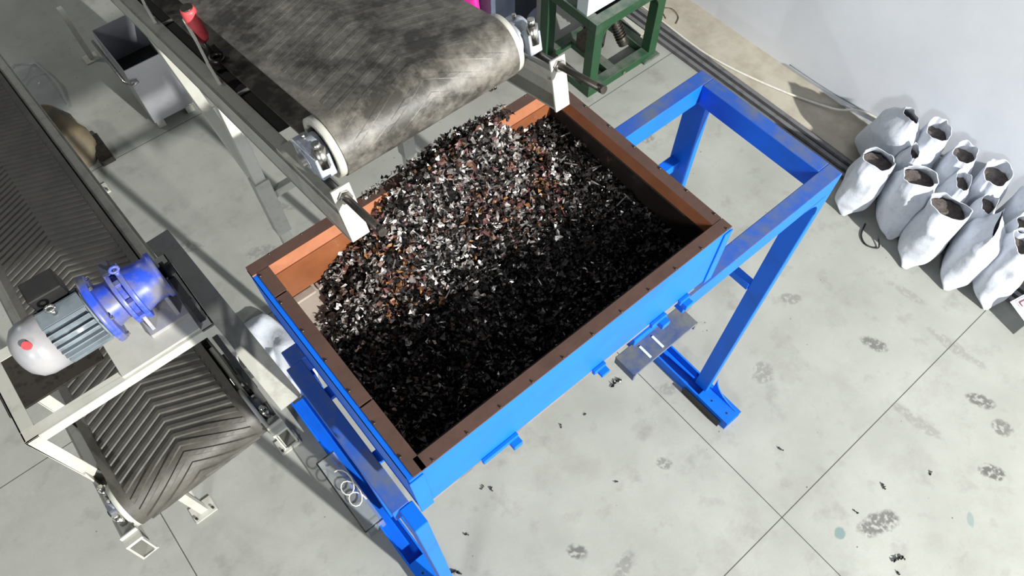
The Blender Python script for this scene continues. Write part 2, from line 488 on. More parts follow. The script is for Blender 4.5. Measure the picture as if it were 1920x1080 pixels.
# foot channels on the floor, along v
def foot(x0, x1, y0, y1):
    m = MB(); m.box((x0, y0, 0), (x0+.012, y1, .085)); m.box((x1-.012, y0, 0), (x1, y1, .085)); m.box((x0+.012, y0, .0), (x1-.012, y1, .02))
    m.box((x0, y0, .078), (x1, y0+.24, .086))
    f = m.build('foot_channel', 'blue', sf, bevel=.002)
    for (a, b) in ((.05, .05), (.04, .16)):
        m = MB(); m.cyl((x0+a, y0+b, .086), (x0+a, y0+b, .088), .006, seg=10); m.build('bolt_hole', 'black', f)
foot(1.905, 2.03, .29, 1.30)
foot(-.01, .10, .62, 2.08)
m = MB(); m.poly([(2.0, .50, .09), (2.0, .50, .24)] + [(2.0, .31+.19*math.cos(PI/2*k/8), .24-.15*math.sin(PI/2*k/8)) for k in range(1, 9)], (.008, 0, 0)); m.build('foot_gusset', 'blue', sf)
m = MB(); m.box((1.885, .33, 0), (1.90, .62, .05)); m.build('rubber_pad', 'black', sf)

# ================================================================ SCRAP
def pile_h(u, v):
    a = (v-.53)/.65                       # 0 front, 1 back
    # crest along the back wall
    def lerp(x, P):
        for (x0, y0), (x1, y1) in zip(P, P[1:]):
            if x <= x1: return y0 + (y1-y0)*max(0, (x-x0)/(x1-x0))
        return P[-1][1]
    back = lerp(u, [(.15, 2.33), (.24, 2.39), (.32, 2.44), (.42, 2.52), (.5, 2.57), (.6, 2.61), (.86, 2.625), (.94, 2.575), (1.02, 2.50), (1.10, 2.475), (1.15, 2.47)])
    mid = lerp(u, [(.15, 2.355), (.22, 2.355), (.27, 2.37), (.34, 2.385), (.5, 2.415), (.8, 2.43), (1.0, 2.44), (1.15, 2.46)])
    front = lerp(u, [(.15, 2.36), (.25, 2.35), (.5, 2.33), (1.0, 2.36), (1.15, 2.44)])
    if a > .62: z = mid + (back-mid)*((a-.62)/.38)**1.0
    else: z = front + (mid-front)*(a/.62)**1.15
    z += .018*noise.noise((u*9, v*9, 1)) + .012*noise.noise((u*22, v*22, 4))
    return z
m = MB()
UA, UB, VA, VB = U0+.05, U1-.05, V0+.05, V1-.054
def pf(i, j):
    u = UA + (UB-UA)*i; v = VA + (VB-VA)*j
    return (u, v, pile_h(u, v) - .012)
m.grid(pf, 110, 70, 0, False)
rnd = random.Random(11)
def flake(m, p, sz, mi, flat=.5):
    n = Vector((rnd.gauss(0, 1), rnd.gauss(0, 1), rnd.gauss(0, 1)+flat)).normalized()
    x = n.orthogonal().normalized()
    x = Matrix.Rotation(rnd.uniform(0, 6.28), 3, n) @ x
    y = n.cross(x); p = Vector(p)
    k = rnd.choice((4, 5, 5, 6))
    asp = rnd.uniform(.45, 1)
    ring = []
    for i in range(k):
        a = 2*PI*(i+rnd.uniform(-.3, .3))/k; r = sz*rnd.uniform(.55, 1.1)
        ring.append(p + x*r*math.cos(a) + y*r*asp*math.sin(a) + n*sz*rnd.uniform(-.55, .55))
    c = p + n*sz*rnd.uniform(-.3, .5)
    m.add(ring+[c], [(i, (i+1) % k, k) for i in range(k)], mi)
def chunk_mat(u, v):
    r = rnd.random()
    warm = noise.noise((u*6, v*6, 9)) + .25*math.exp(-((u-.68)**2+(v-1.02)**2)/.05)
    lit = max(0, min(1, (v-.80)*5)) * max(0, min(1, (u-.18)*5+.25)) * max(.1, min(1, (1.12-u)*9))  # light painted into the flakes: more silver where lit, more black where shaded
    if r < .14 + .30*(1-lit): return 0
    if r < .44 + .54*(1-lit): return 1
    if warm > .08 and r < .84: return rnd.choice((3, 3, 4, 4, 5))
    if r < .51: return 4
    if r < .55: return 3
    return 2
N = 0
while N < 11500:
    u = rnd.uniform(UA, UB); v = rnd.uniform(VA, VB)
    if pile_h(u, v) < 2.22 + .18*(v-V0)/(V1-V0) - .006: continue
    sz = .0095 * (1 + .8*rnd.random()**2)
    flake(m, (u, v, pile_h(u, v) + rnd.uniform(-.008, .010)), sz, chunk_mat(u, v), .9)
    N += 1
# spill over the far rim
for k in range(420):
    u = rnd.gauss(.80, .12); v = V1 - abs(rnd.gauss(0, .03))+.014
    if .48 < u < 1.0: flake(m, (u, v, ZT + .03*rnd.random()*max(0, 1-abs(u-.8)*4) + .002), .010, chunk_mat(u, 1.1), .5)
for k in range(46):
    flake(m, (rnd.gauss(.50, .035), V1-.015+rnd.uniform(-.01, .015), ZT+.008), .009, rnd.choice((1, 2)), .4)
for (cx, cy, n_, r_) in ((.205, 1.08, 34, .022), (.20, 1.0, 18, .016), (.33, 1.13, 20, .02)):
    for k in range(n_):
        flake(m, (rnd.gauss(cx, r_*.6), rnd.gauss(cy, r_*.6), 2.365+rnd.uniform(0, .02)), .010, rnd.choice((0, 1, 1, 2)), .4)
# slivers and pins
for k in range(28):
    u = rnd.uniform(.35, UB); v = rnd.uniform(.75, VB); a = rnd.uniform(0, PI)
    d = Vector((math.cos(a), math.sin(a), rnd.uniform(-.2, .3)))*rnd.uniform(.008, .022)
    p = Vector((u, v, pile_h(u, v)+.010)); m.bar(p-d, p+d, .003, .003, mi=2)
o = m.build('shredded_scrap', ['scrap_black', 'scrap_shine', 'scrap_silver', 'scrap_rust', 'scrap_maroon', 'scrap_ochre'], fix=False)
tag(o, 'glossy black and silvery shredded scrap heaped inside the blue hopper', 'scrap', kind='stuff')

# ================================================================ CONVEYORS
RX = .022
def conveyor(name, label, O, yaw, pitch, L, bw, r, rail_hw, rib_h, belt_mat_, base, V_apex, pitch_rib, rib_w, zt, zb, ye):
    T = frame_T(O, yaw, pitch)
    rt = thing(name, label, 'conveyor', base)
    th = .008; rb = r+th
    half = bw/2
    # --- belt loop
    def path(s):            # s along loop; 0 at drum top tangent, positive toward tail on top run
        if s >= 0: return (s, rb, 0, 1)
        a = -s/rb
        if a <= PI: return (-rb*math.sin(a), rb*math.cos(a), -math.sin(a), math.cos(a))
        return ((a-PI)*rb, -rb, 0, -1)
    ss = [L-.1-i*.2 for i in range(int((L-.1)/.2)+1)]
    ss = [s_ for s_ in ss if s_ > .05] + [0] + [-rb*PI*k/18 for k in range(1, 19)] + [-rb*PI-.3*k for k in range(1, int(L/.3)+1)]
    m = MB(T); V = []; F = []
    nx = 14
    for s_ in ss:
        y, z, ny, nz = path(s_)
        for i in range(nx+1):
            V.append((-half + bw*i/nx, y, z))
    for j in range(len(ss)-1):
        for i in range(nx):
            a = j*(nx+1)+i
            F.append((a, a+1, a+nx+2, a+nx+1))
    m.add(V, F, 0, True)
    # inner skin and edges so the belt has thickness
    V2 = []
    for s_ in ss:
        y, z, ny, nz = path(s_)
        for i in (0, 1): V2.append(((-half, half)[i], y-ny*th*.8, z-nz*th*.8))
    F2 = []
    for j in range(len(ss)-1): F2.append((j*2, j*2+2, j*2+3, j*2+1))
    m.add(V2, F2, 0, True)
    # side edges
    for side in (0, 1):
        E = []
        for j, s_ in enumerate(ss):
            y, z, ny, nz = path(s_); x = (-half, half)[side]
            E += [(x, y, z), (x, y-ny*th*.8, z-nz*th*.8)]
        m.add(E, [(2*j, 2*j+1, 2*j+3, 2*j+2) for j in range(len(ss)-1)], 0)
    # chevron ribs following the loop
    mr = .035
    s0 = L-.25
    nseg = 10
    while s0 > -rb*PI-.5:
        for sgn in (-1, 1):
            V = []
            for i in range(nseg+1):
                x = sgn*(half-mr)*i/nseg
                sc = s0 - V_apex*i/nseg
                for (ds, hgt) in ((-rib_w/2, 0), (-rib_w/2*.7, rib_h), (rib_w/2*.7, rib_h), (rib_w/2, 0)):
                    y, z, ny, nz = path(sc+ds)
                    V.append((x, y+ny*hgt, z+nz*hgt))
            F = [(4*i+j, 4*i+j+1, 4*i+j+5, 4*i+j+4) for i in range(nseg) for j in range(3)]
            F += [(0, 1, 2, 3), (4*nseg, 4*nseg+1, 4*nseg+2, 4*nseg+3)]
            m.add(V, F, 0)
        s0 -= pitch_rib
    m.build('belt', belt_mat_, rt, fix=False)
    # --- head drum with pale end rings
    m = MB(T); dw = half+.018
    m.cyl((-dw+.02, 0, 0), (dw-.02, 0, 0), r-.004, seg=48, mi=1)
    dr = m.build('head_pulley', ['beige_paint', 'dark_steel'], rt)
    for sg in (-1, 1):
        m = MB(T); m.ring((sg*(dw-.022), 0, 0), (sg*dw, 0, 0), r-.014, r+.004, 48); m.build('pulley_rim', 'beige_paint', dr)
        m = MB(T)
        for k in range(4):
            a = k*PI/2+.4; m.bar((sg*(dw-.03), 0, 0), (sg*(dw-.03), (r-.01)*math.cos(a), (r-.01)*math.sin(a)), .012, .03, up=(1, 0, 0))
        m.cyl((sg*(dw-.02), 0, 0), (sg*(dw-.005), 0, 0), .034, seg=20)
        m.build('pulley_spokes', 'dark_steel', dr)
    # --- shaft
    m = MB(T); m.cyl((-rail_hw+.0, 0, 0), (rail_hw+.0, 0, 0), .018, seg=16); m.build('shaft', 'steel', rt)
    # --- side rails: web outside, flanges inward
    for sg in (-1, 1):
        m = MB(T); x = sg*rail_hw + (RX if sg > 0 and zt < 0 else 0)
        xi = x - sg*.045
        m.box((min(x, x-sg*.006), ye, zb), (max(x, x-sg*.006), L, zt))
        m.box((min(xi, x), ye if sg else ye, zt-.006), (max(xi, x), L, zt)); m.box((min(xi, x), ye, zb), (max(xi, x), L, zb+.006))
        m.build('side_rail', 'beige_edge', rt, bevel=.0012)
    # --- black pan added to put shade into the gap between belt and rails
    m = MB(T); m.box((-rail_hw+.01, .30, -r-.025), (rail_hw-.01, L-.1, -r-.020)); m.build('shade_pan', 'black', rt)
    # --- cross angles
    for y in [.55+.62*i for i in range(int((L-.6)/.62))]:
        m = MB(T); m.box((-rail_hw+.006, y, -r-.019), (rail_hw-.006, y+.009, -r-.012))
        m.build('cross_member', 'beige_paint', rt)
    return rt, T, rail_hw

def end_gear(rt, T, sg, hw, zt, zb, ye, rod=True, blue=True):
    x = sg*(hw-.03) + (RX if sg > 0 and rod else 0)
    m = MB(T)
    m.cyl((x-sg*.03, 0, .0), (x+sg*.018, 0, .0), .047, seg=28); m.cyl((x+sg*.018, 0, 0), (x+sg*.024, 0, 0), .026, seg=20)
    m.box((x-.022, -.05, -.035), (x+.022, .06, .008)) if not rod else m.box((x-.02, -.07, -.03), (x+.02, .055, .03))
    b = m.build('bearing_housing', 'cast', rt, bevel=.004)
    for yy in ((-.062,) if rod else (-.068, .075)):
        m = MB(T); m.cyl((x, yy, .0), (x, yy, .05), .017, seg=6); m.cyl((x, yy, .05), (x, yy, .068), .010, seg=12)
        m.build('bolt', 'steel', b)
    m = MB(T); m.cyl((x, .01, .044), (x, .01, .056), .006, seg=8); m.build('grease_nipple', 'steel', b)

# upper conveyor: head above the far rim of the hopper
O1 = (.675, 1.175, 2.87)
zt, zb, ye = -.082, -.176, -.135
c1, T1, hw1 = conveyor('discharge_conveyor', 'inclined chevron belt conveyor with dusty grey belt, its head pulley over the hopper',
    O1, 0, R(12.8), 3.9, .53, .076, .345, .0004, 'belt_dusty', (.69, 3.0, 0), .11, .05, .018, -.082, -.176, -.135)
for sg in (-1, 1):
    x = sg*hw1 + (RX if sg > 0 else 0)
    end_gear(c1, T1, sg, hw1-.005, zt, zb, ye)
    # closing plate of the rail end and the upright tab carrying the take-up screw
    m = MB(T1); xa, xb = sorted((x, x-sg*.05))
    m.box((xa, ye-.007, zb), (xb, ye, zt)); m.box((xa, ye-.007, zt), (xb, ye, -.012 if sg < 0 else -.018))
    m.build('end_plate', 'beige_paint', c1, bevel=.0015)
    xr = x-sg*.026
    m = MB(T1); zr = -.038; m.cyl((xr, -.05, zr), (xr, -.30, zr), .0095, seg=14); m.cyl((xr, -.30, zr), (xr, -.313, zr), .011, seg=14)
    rod = m.build('take_up_screw', 'dark_steel', c1)
    m = MB(T1); m.cyl((xr, ye-.007, zr), (xr, ye-.02, zr), .017, seg=6); m.build('hex_nut', 'steel', rod)
    m = MB(T1); m.box((min(xa, xb)+.004, ye+.02, zt), (max(xa, xb)-.004, .2, zt+.012)); m.box((min(x-sg*.046, x-sg*.040), ye, zt+.012), (max(x-sg*.046, x-sg*.040), .08, zt+.03)); m.build('take_up_guide', 'beige_edge', c1, bevel=.001)
# legs and braces of the upper conveyor
def vleg(rt, x, y, ztop, wd=.045, dp=.04, mat='beige_paint', footplate=True):
    m = MB(); m.box((x-wd/2, y-dp/2, .012), (x+wd/2, y+dp/2, ztop))
    l = m.build('leg', mat, rt, bevel=.003)
    if footplate:
        m = MB(); m.box((x-.065, y-.05, 0), (x+.065, y+.05, .012)); m.build('foot_plate', mat, l, bevel=.001)
        for a in (-1, 1):
            m = MB(); m.cyl((x+a*.05, y-.03, .01), (x+a*.05, y-.03, .03), .007, seg=8); m.build('anchor_bolt', 'dark_steel', l)
    return l
for x in (.37, 1.01):
    vleg(c1, x, 1.93, 2.50)
    m = MB(); m.box((x-.03, 1.93-.028, 1.72), (x+.03, 1.93+.028, 2.05)); m.build('leg_sleeve', 'beige_edge', c1, bevel=.002)
    m = MB(); m.bar((x, 2.62, 2.33), (x, 1.96, 2.0), .04, .04); m.build('brace', 'beige_paint', c1, bevel=.002)
m = MB(); m.box((.39, 1.915, 1.30), (1.0, 1.945, 1.34)); m.build('leg_tie', 'beige_edge', c1, bevel=.002)
m = MB(); m.box((.39, 1.915, 1.92), (1.0, 1.945, 1.96)); m.build('leg_tie', 'beige_edge', c1, bevel=.002)
# red side roller on its bent strap, plus a second strap further back
zt1 = zt
def strap(y0, tilt=0):
    m = MB(T1)
    x = -hw1+.05
    P = [Vector((x-.02, y0, zt1)), Vector((x-.012, y0+.07, zt1+.035)), Vector((x-.002, y0+.12, zt1+.09)), Vector((x+.0, y0+.15, zt1+.15))]
    for a, b in zip(P, P[1:]): m.bar(a, b, .022, .009, up=(1, 0, .2))
    return m.build('roller_strap', 'beige_paint', c1, bevel=.001)
strap(.63); strap(1.18)
m = MB(); a = Vector((.402, 1.93, 2.69)); b = Vector((.398, 1.935, 2.80))
m.lathe(a, b-a, [(0, 0), (0, .018), (.012, .0225), (.10, .0225), (.11, .020), (.11, 0)], 28)
rr = m.build('side_roller', 'red', c1); rr['label'] = 'red plastic side roller'
m = MB(); m.cyl(b, b+(b-a).normalized()*.004, .018, seg=24); m.build('roller_cap', 'dark_steel', rr)
m = MB(); m.cyl(a-(b-a).normalized()*.06, a, .008, seg=10); m.box((.385, 1.86, 2.615), (.435, 1.97, 2.625)); m.ring((.41, 1.90, 2.625), (.41, 1.90, 2.64), .012, .024, 20)
m.build('roller_bracket', 'dark_steel', c1)
m = MB(); m.bar((.415, 1.93, 2.62), (.47, 1.83, 2.60), .06, .006); m.build('roller_bracket', 'slate', c1)

# lower conveyor with the geared motor above it
O2 = (-.395, 1.385, 1.56)
zt, zb, ye = .005, -.105, -.17
c2, T2, hw2 = conveyor('chevron_conveyor', 'inclined conveyor with dark chevron rubber belt under a blue geared motor', O2, R(2), R(11), 4.2, .52, .09, .325,
    .006, 'belt_dark', (-.42, 3.2, 0), .115, .046, .024, .005, -.105, -.17)
for sg in (-1, 1):
    end_gear(c2, T2, sg, hw2+.0, zt, zb, ye, rod=False)
    x = sg*hw2; xa, xb = sorted((x, x-sg*.06))
    m = MB(T2)
    m.box((xa, ye-.004, zt-.001), (xb, ye+.05, zt+.012)); m.box((xa, ye+.03, zt), (xb, ye+.036, zt+.028))
    m.box((xa, ye, zb), (xb, ye+.01, zb+.006)); m.box((x-sg*.056, ye, zb), (x-sg*.05, ye+.02, zt))
    m.build('rail_end_bracket', 'beige_paint', c2, bevel=.001)
    # pale closing strip along the drum
    m = MB(T2); xs = sg*(.262)
m = MB(T2); m.box((.268, .02, .03), (.285, .34, .06)); m.box((.262, -.02, -.02), (.285, .13, .03)); m.build('belt_skirt', 'beige_paint', c2, bevel=.001)
m = MB(T2); m.box((hw2-.06, .45, .045), (hw2-.02, 4.0, .055)); m.box((hw2-.02, .45, -.03), (hw2-.012, 4.0, .055)); m.build('belt_skirt', 'beige_edge', c2, bevel=.001)
lf = vleg(c2, -.725, 1.87, 1.40); rf = vleg(c2, -.15, 1.90, 1.40)
m = MB(); m.box((-.155, 1.86, .02), (-.145, 1.96, 1.3)); m.build('leg_web', 'beige_edge', c2)
vleg(c2, -.80, 4.4, .86); vleg(c2, -.22, 4.4, .86)
m = MB(); m.bar((-.735, 1.93, .10), (-.52, 2.5, 1.2), .05, .01); m.build('brace', 'beige_edge', c2, bevel=.001)
# motor table: angle iron frame on four posts
TZ = 1.99; ga, gb = -.715, -.055; gf, gk = 1.525, 1.90
m = MB()
m.box((ga, gf, TZ-.045), (gb, gf+.006, TZ)); m.box((ga, gf, TZ-.006), (gb, gf+.045, TZ))
m.build('motor_table_rail', 'beige_paint', c2, bevel=.001)
m = MB(); m.box((ga, gk-.045, TZ-.006), (gb, gk, TZ)); m.box((ga, gk-.045, TZ-.045), (gb, gk-.039, TZ-.006)); m.build('motor_table_rail', 'beige_paint', c2, bevel=.001)
for x0, x1 in ((ga, ga+.045), (gb-.045, gb)):
    m = MB(); m.box((x0, gf+.045, TZ-.006), (x1, gk-.045, TZ)); xx = x0 if x0 == ga else x1-.006
    m.box((xx, gf+.006, TZ-.045), (xx+.006, gk, TZ)); m.build('motor_table_rail', 'beige_edge', c2, bevel=.001)
for x in (ga, gb-.045):
    for y in (gf, gk-.045):
        m = MB(); zl = O2[2] + .02 - (y-O2[1])*math.tan(R(11)) - .02
        m.box((x, y, zl), (x+.045, y+.006, TZ)); m.box((x if x == ga else x+.039, y, zl), (x+.006 if x == ga else x+.045, y+.045, TZ))
        m.build('table_post', 'beige_paint', c2, bevel=.001)
        m = MB(); xo = x+.01
        m.poly([(xo, y-.05, zl+.0), (xo, y+.06, zl-.0), (xo, y+.05, zl+.12), (xo, y-.01, zl+.12)], (.006, 0, 0)); m.build('post_gusset', 'beige_edge', c2)
m = MB(); m.box((-.38, gf+.01, TZ), (-.10, gk-.01, TZ+.012)); m.build('motor_base_plate', 'beige_paint', c2, bevel=.001)
m = MB(); m.box((-.72, gf+.12, TZ-.012), (-.40, gk-.01, TZ-.002)); m.build('motor_base_plate', 'dark_steel', c2, bevel=.001)
# chain guard: long box from gear shaft down to the head shaft
gT = Matrix.Translation((-.045, 2.02, 1.955)) @ Matrix.Rotation(R(3.2), 4, 'Z') @ Matrix.Rotation(R(24), 4, 'X')
m = MB(gT)
m.box((-.042, -.80, -.004), (.048, .0, 0)); m.box((.044, -.80, -.15), (.048, 0, -.004)); m.box((-.042, -.004, -.15), (.044, 0, -.004)); m.box((-.042, -.80, -.022), (.048, -.796, 0))
m.build('chain_guard', 'beige_edge', c2, bevel=.001)
m = MB()
m.lathe((-.085, 1.385, 1.56), (1, 0, 0), [(0, 0), (0, .075), (.014, .075), (.014, 0)], 28); m.lathe((-.085, 1.70, 2.12), (1, 0, 0), [(0, 0), (0, .05), (.014, .05), (.014, 0)], 28)
m.bar((-.078, 1.385+.06, 1.60), (-.078, 1.72, 2.07), .02, .014); m.bar((-.078, 1.36, 1.63), (-.078, 1.66, 2.15), .02, .014)
m.box((-.10, 1.42, 1.66), (-.092, 1.75, 1.80))
m.build('drive_chain', 'black', c2)

# ================================================================ GEARED MOTOR
gm = thing('geared_motor', 'grey electric motor with finned body joined to a blue gear reducer on the conveyor table', 'motor', (-.3, 1.70, TZ+.012))
mx, my, mz = -.56, 1.70, 2.145
ax = (1, 0, 0); A = lambda x: (x, my, mz)
m = MB(); m.lathe(A(-.575), ax, [(0, 0), (0, .045), (.008, .065), (.03, .088), (.055, .096), (.115, .098), (.115, 0)], 40); fc = m.build('fan_cover', 'fan_cover', gm)
m = MB(); m.cyl((-.515, my-.045, mz+.082), (-.515, my-.052, mz+.0965), .013, seg=20); m.build('arrow_sticker', 'red', fc)
m = MB()
m.cyl(A(-.46), A(-.325), .082, seg=36)
for k in range(26):
    a = 2*PI*k/26
    if abs(((a-PI/2+PI) % (2*PI))-PI) < .28: continue
    d = Vector((0, math.cos(a), math.sin(a)))
    c_ = Vector(A(-.3925)) + d*.088
    m.bar(c_-Vector((.066, 0, 0)), c_+Vector((.066, 0, 0)), .0035, .022, up=d)
m.box((-.46, my-.03, mz+.078), (-.325, my+.03, mz+.094))
m.build('motor_body', 'motor_grey', gm)
m = MB(); m.cyl(A(-.325), A(-.312), .094, seg=36); m.build('end_shield', 'motor_grey', gm, bevel=.002)
m = MB(); m.cyl(A(-.312), A(-.298), .122, seg=40); m.lathe(A(-.298), ax, [(0, .122), (.01, .118), (.012, .07)], 40); fl = m.build('mounting_flange', 'gear_blue', gm, bevel=.001)
for k in range(6):
    m = MB(); a = PI/6+k*PI/3; m.cyl((-.316, my+.108*math.cos(a), mz+.108*math.sin(a)), (-.278, my+.108*math.cos(a), mz+.108*math.sin(a)), .007, seg=6)
    m.build('flange_bolt', 'steel', fl)
m = MB(); m.lathe(A(-.298), ax, [(0, .082), (.04, .070), (.062, .070)], 36); m.build('adapter_housing', 'gear_blue', gm)
m = MB(); m.cyl(A(-.238), A(-.224), .1, seg=36); m.cyl(A(-.204), A(-.188), .104, seg=36); m.cyl(A(-.24), A(-.186), .08, seg=36)
for k in range(8):
    a = k*PI/4+.2; m.bar((-.226, my+.088*math.cos(a), mz+.088*math.sin(a)), (-.2, my+.088*math.cos(a), mz+.088*math.sin(a)), .02, .014)
rg = m.build('gear_case', 'gear_blue', gm, bevel=.0015)
m = MB(); m.lathe(A(-.188), ax, [(0, .084), (.03, .076), (.075, .074), (.08, .083), (.095, .083), (.095, 0)], 36); m.build('output_housing', 'gear_blue', gm)
m = MB(); m.cyl(A(-.095), A(-.055), .02, seg=18); m.build('output_shaft', 'black', gm)
m = MB(); m.box((-.238, my-.10, TZ+.012), (-.10, my+.11, TZ+.03)); m.poly([(-.225, my-.085, TZ+.03), (-.225, my+.085, TZ+.03), (-.225, my+.05, mz-.05), (-.225, my-.05, mz-.05)], (.012, 0, 0))
m.poly([(-.135, my-.085, TZ+.03), (-.135, my+.085, TZ+.03), (-.135, my+.05, mz-.05), (-.135, my-.05, mz-.05)], (.012, 0, 0)); m.build('reducer_foot', 'fan_cover', gm, bevel=.001)
m = MB(); m.box((-.45, my+.05, mz+.06), (-.345, my+.135, mz+.135)); m.build('terminal_box', 'black', gm, bevel=.006)
def eye(x, y, z, nm, mat):
    m = MB(); m.cyl((x, y, z), (x, y, z+.018), .008, seg=10)
    pts = [(x+.013*math.cos(2*PI*k/16), y, z+.03+.013*math.sin(2*PI*k/16)) for k in range(17)]
    m.tube(pts, .005, 8); m.build(nm, mat, gm)
eye(-.405, my, mz+.094, 'eye_bolt', 'steel'); eye(-.196, my, mz+.10, 'eye_bolt', 'gear_blue')
m = MB(); m.box((-.236, my+.03, mz+.088), (-.20, my+.075, mz+.10)); m.build('name_plate', 'slate_dark', rg)

# ================================================================ WHITE HOPPER BOX behind
wb = thing('galvanised_feed_bin', 'open-topped pale metal bin standing on the floor behind the upper conveyor', 'bin', (.55, 4.85, 0))
m = MB()
x0, x1, y0, y1, z0, z1 = .38, .70, 4.66, 5.20, .09, .60
m.box((x0, y0, z0), (x1, y0+.006, z1)); m.box((x0, y1-.006, z0), (x1, y1, z1)); m.box((x0, y0+.006, z0), (x0+.006, y1-.006, z1)); m.box((x1-.006, y0+.006, z0), (x1, y1-.006, z1)); m.box((x0, y0, z0-.006), (x1, y1, z0))
m.build('bin_body', 'galv', wb, bevel=.001)
m = MB(); m.box((x0+.006, y0+.006, z0+.02), (x1-.006, y1-.006, .30)); m.build('bin_filling', 'black', wb)
m = MB(); m.tube([(x0-.03, 5.2, .52), (x0-.03, 4.70, .49), (x0+.0, 4.63, .49), (x0+.05, 4.645, .49)], .012); m.build('pipe_rail', 'steel', wb)
for (x, y) in ((.42, 4.71), (.66, 4.71), (.42, 5.15), (.66, 5.15)):
    m = MB(); m.box((x-.03, y-.03, 0), (x+.03, y+.03, z0-.006)); m.build('foot', 'beige_edge', wb, bevel=.003)

# grey post standing further back
ps = thing('steel_post', 'slim pale steel post on the floor left of the open metal bin', 'post', (.30, 5.75, 0))
m = MB(); m.box((.29, 5.72, .01), (.33, 5.76, .50)); m.build('post_bar', 'beige_paint', ps, bevel=.003)
m = MB(); m.box((.25, 5.69, 0), (.36, 5.80, .01)); m.build('base_plate', 'beige_paint', ps)

# ================================================================ SACKS
def sack(loc, yaw, H=.47, wd=.36, dp=.24, mouth=(.20, .13), lean=(0, 0), seed=0, label='', closed=False, group='white sacks by the wall', ears=True):
    rt = thing('white_sack', label, 'sack', loc)
    wd *= .97; dp *= .90
    rg_ = random.Random(seed)
    ox, oy, oz = loc
    Rz = Matrix.Rotation(yaw, 3, 'Z')
    def P(i, j):
        a = 2*PI*i; t_ = j
        # section changes: flat seam at the foot, plump middle, open collar
        if t_ < .18: q = t_/.18; w0 = wd/2*(1.02-.02*q); d0 = dp/2*(.36+.64*math.sin(q*PI/2))
        elif t_ < .72: q = (t_-.18)/.54; w0 = wd/2*(1 - .06*q); d0 = dp/2*(1+.08*math.sin(q*PI))
        else:
            q = (t_-.72)/.28; q = q*q*(3-2*q)
            w0 = wd/2*(.94 + (mouth[0]/wd*1.0-.94)*q) if not closed else wd/2*(.94-.25*q)
            d0 = dp/2*(1 + (mouth[1]/dp-1)*q) if not closed else dp/2*(1-.93*q)
        e = .50 + .36*min(1, t_*1.5)
        ca, sa = math.cos(a), math.sin(a)
        x = w0*math.copysign(abs(ca)**e, ca); y = d0*math.copysign(abs(sa)**e, sa)
        if ears and t_ < .1: x *= 1.0 + .15*(1-t_/.1)*abs(ca)**6
        z = H*t_
        if ears and t_ < .12: z += .02*(1-abs(ca)**3)*(1-t_/.12)
        nn = noise.noise((x*7+seed*3.1, y*7, z*6)); n2 = noise.noise((math.cos(a)*1.8+seed, math.sin(a)*1.8, z*16+seed))
        n3 = noise.noise((math.cos(a)*3.4+seed*2, math.sin(a)*3.4, z*5+seed))
        k = 1 + .10*nn + (.03 + .14*max(0, t_-.55))*n2 + (.05+.16*max(0, t_-.45))*n3
        x *= k; y *= k
        if t_ > .9: z += .03*noise.noise((ca*1.5+seed, sa*1.5, 3))*(t_-.9)*10
        v = Rz @ Vector((x, y, 0))
        return (ox + v.x + lean[0]*t_*t_, oy + v.y + lean[1]*t_*t_, oz + .012 + z)
    m = MB(); m.grid(P, 44, 34, 0, True, closed=True)
    m.add([P(i/44, 0) for i in range(44)], [tuple(range(44))], 0)
    if not closed:
        # inner lining of the collar going down to the contents
        def Q(i, j):
            p = Vector(P(i, 1 - .26*j)); c = Vector((ox+lean[0]*(1-.26*j)**2, oy+lean[1]*(1-.26*j)**2, p.z))
            return tuple(c + (p-c)*(.95))
        m.grid(Q, 44, 8, 0, True, closed=True)
        m.add([P(i/44, 1) for i in range(44)] + [Q(i/44, 0) for i in range(44)], [(i, (i+1) % 44, 44+(i+1) % 44, 44+i) for i in range(44)], 0)
    b = m.build('sack_body', 'bag', rt, fix=False)
    sub = b.modifiers.new('s', 'SUBSURF'); sub.levels = 1; sub.render_levels = 1
    if not closed:
        m = MB()
        def C(i, j):
            p = Vector(Q(i, .45)); c = Vector((ox+lean[0]*.78, oy+lean[1]*.78, p.z))
            q = c + (p-c)*j*1.0
            return (q.x, q.y, oz + H*.86 + .015*noise.noise((q.x*30, q.y*30, seed)) + .012*(1-j))
        m.grid(C, 32, 5, 0, True, closed=True)
        m.build('sack_contents', 'powder', rt, fix=False)
    return rt
q = R(20)
sack((3.92, .86, 0), R(14), .46, .35, .26, (.16, .21), (-.03, -.01), 1, 'open white sack of dark granules in the front row, nearest the blue stand')
sack((3.98, .58, 0), R(34), .47, .36, .28, (.18, .22), (-.02, .01), 2, 'open white sack with tall collar, second in the front row from the blue stand')
sack((3.90, .32, 0), R(14), .47, .38, .27, (.18, .25), (-.0, .0), 3, 'open white sack with round mouth, third in the front row from the blue stand')
sack((3.97, .045, 0), R(16), .48, .38, .26, (.2, .1), (.03, .01), 4, 'white sack with folded-shut top, fourth in the front row from the blue stand', closed=True)
sack((3.99, -.15, 0), R(38), .46, .34, .25, (.2, .14), (.04, .02), 5, 'bulging white sack with creased collar at the lower right end of the front row')
sack((4.30, .97, 0), R(60), .52, .40, .27, (.14, .08), (.02, -.04), 6, 'shaded grey-white sack leaning on the wall at the far end, nearest the cable')
sack((4.34, .73, 0), R(25), .50, .30, .22, (.22, .16), (.03, 0), 7, 'open white sack against the wall beside the shaded one')
sack((4.15, .72, 0), R(30), .44, .24, .18, (.16, .05), (0, .02), 8, 'white sack with crumpled half-shut top in the middle row behind the tall-collared sack', closed=False)
sack((4.34, .49, 0), R(15), .48, .28, .22, (.22, .15), (.02, .02), 9, 'open white sack with square mouth in the wall row, third from the far end')
sack((4.18, .38, 0), R(30), .44, .24, .18, (.19, .10), (0, .01), 10, 'white sack with slit-like mouth directly behind the round-mouthed front sack')
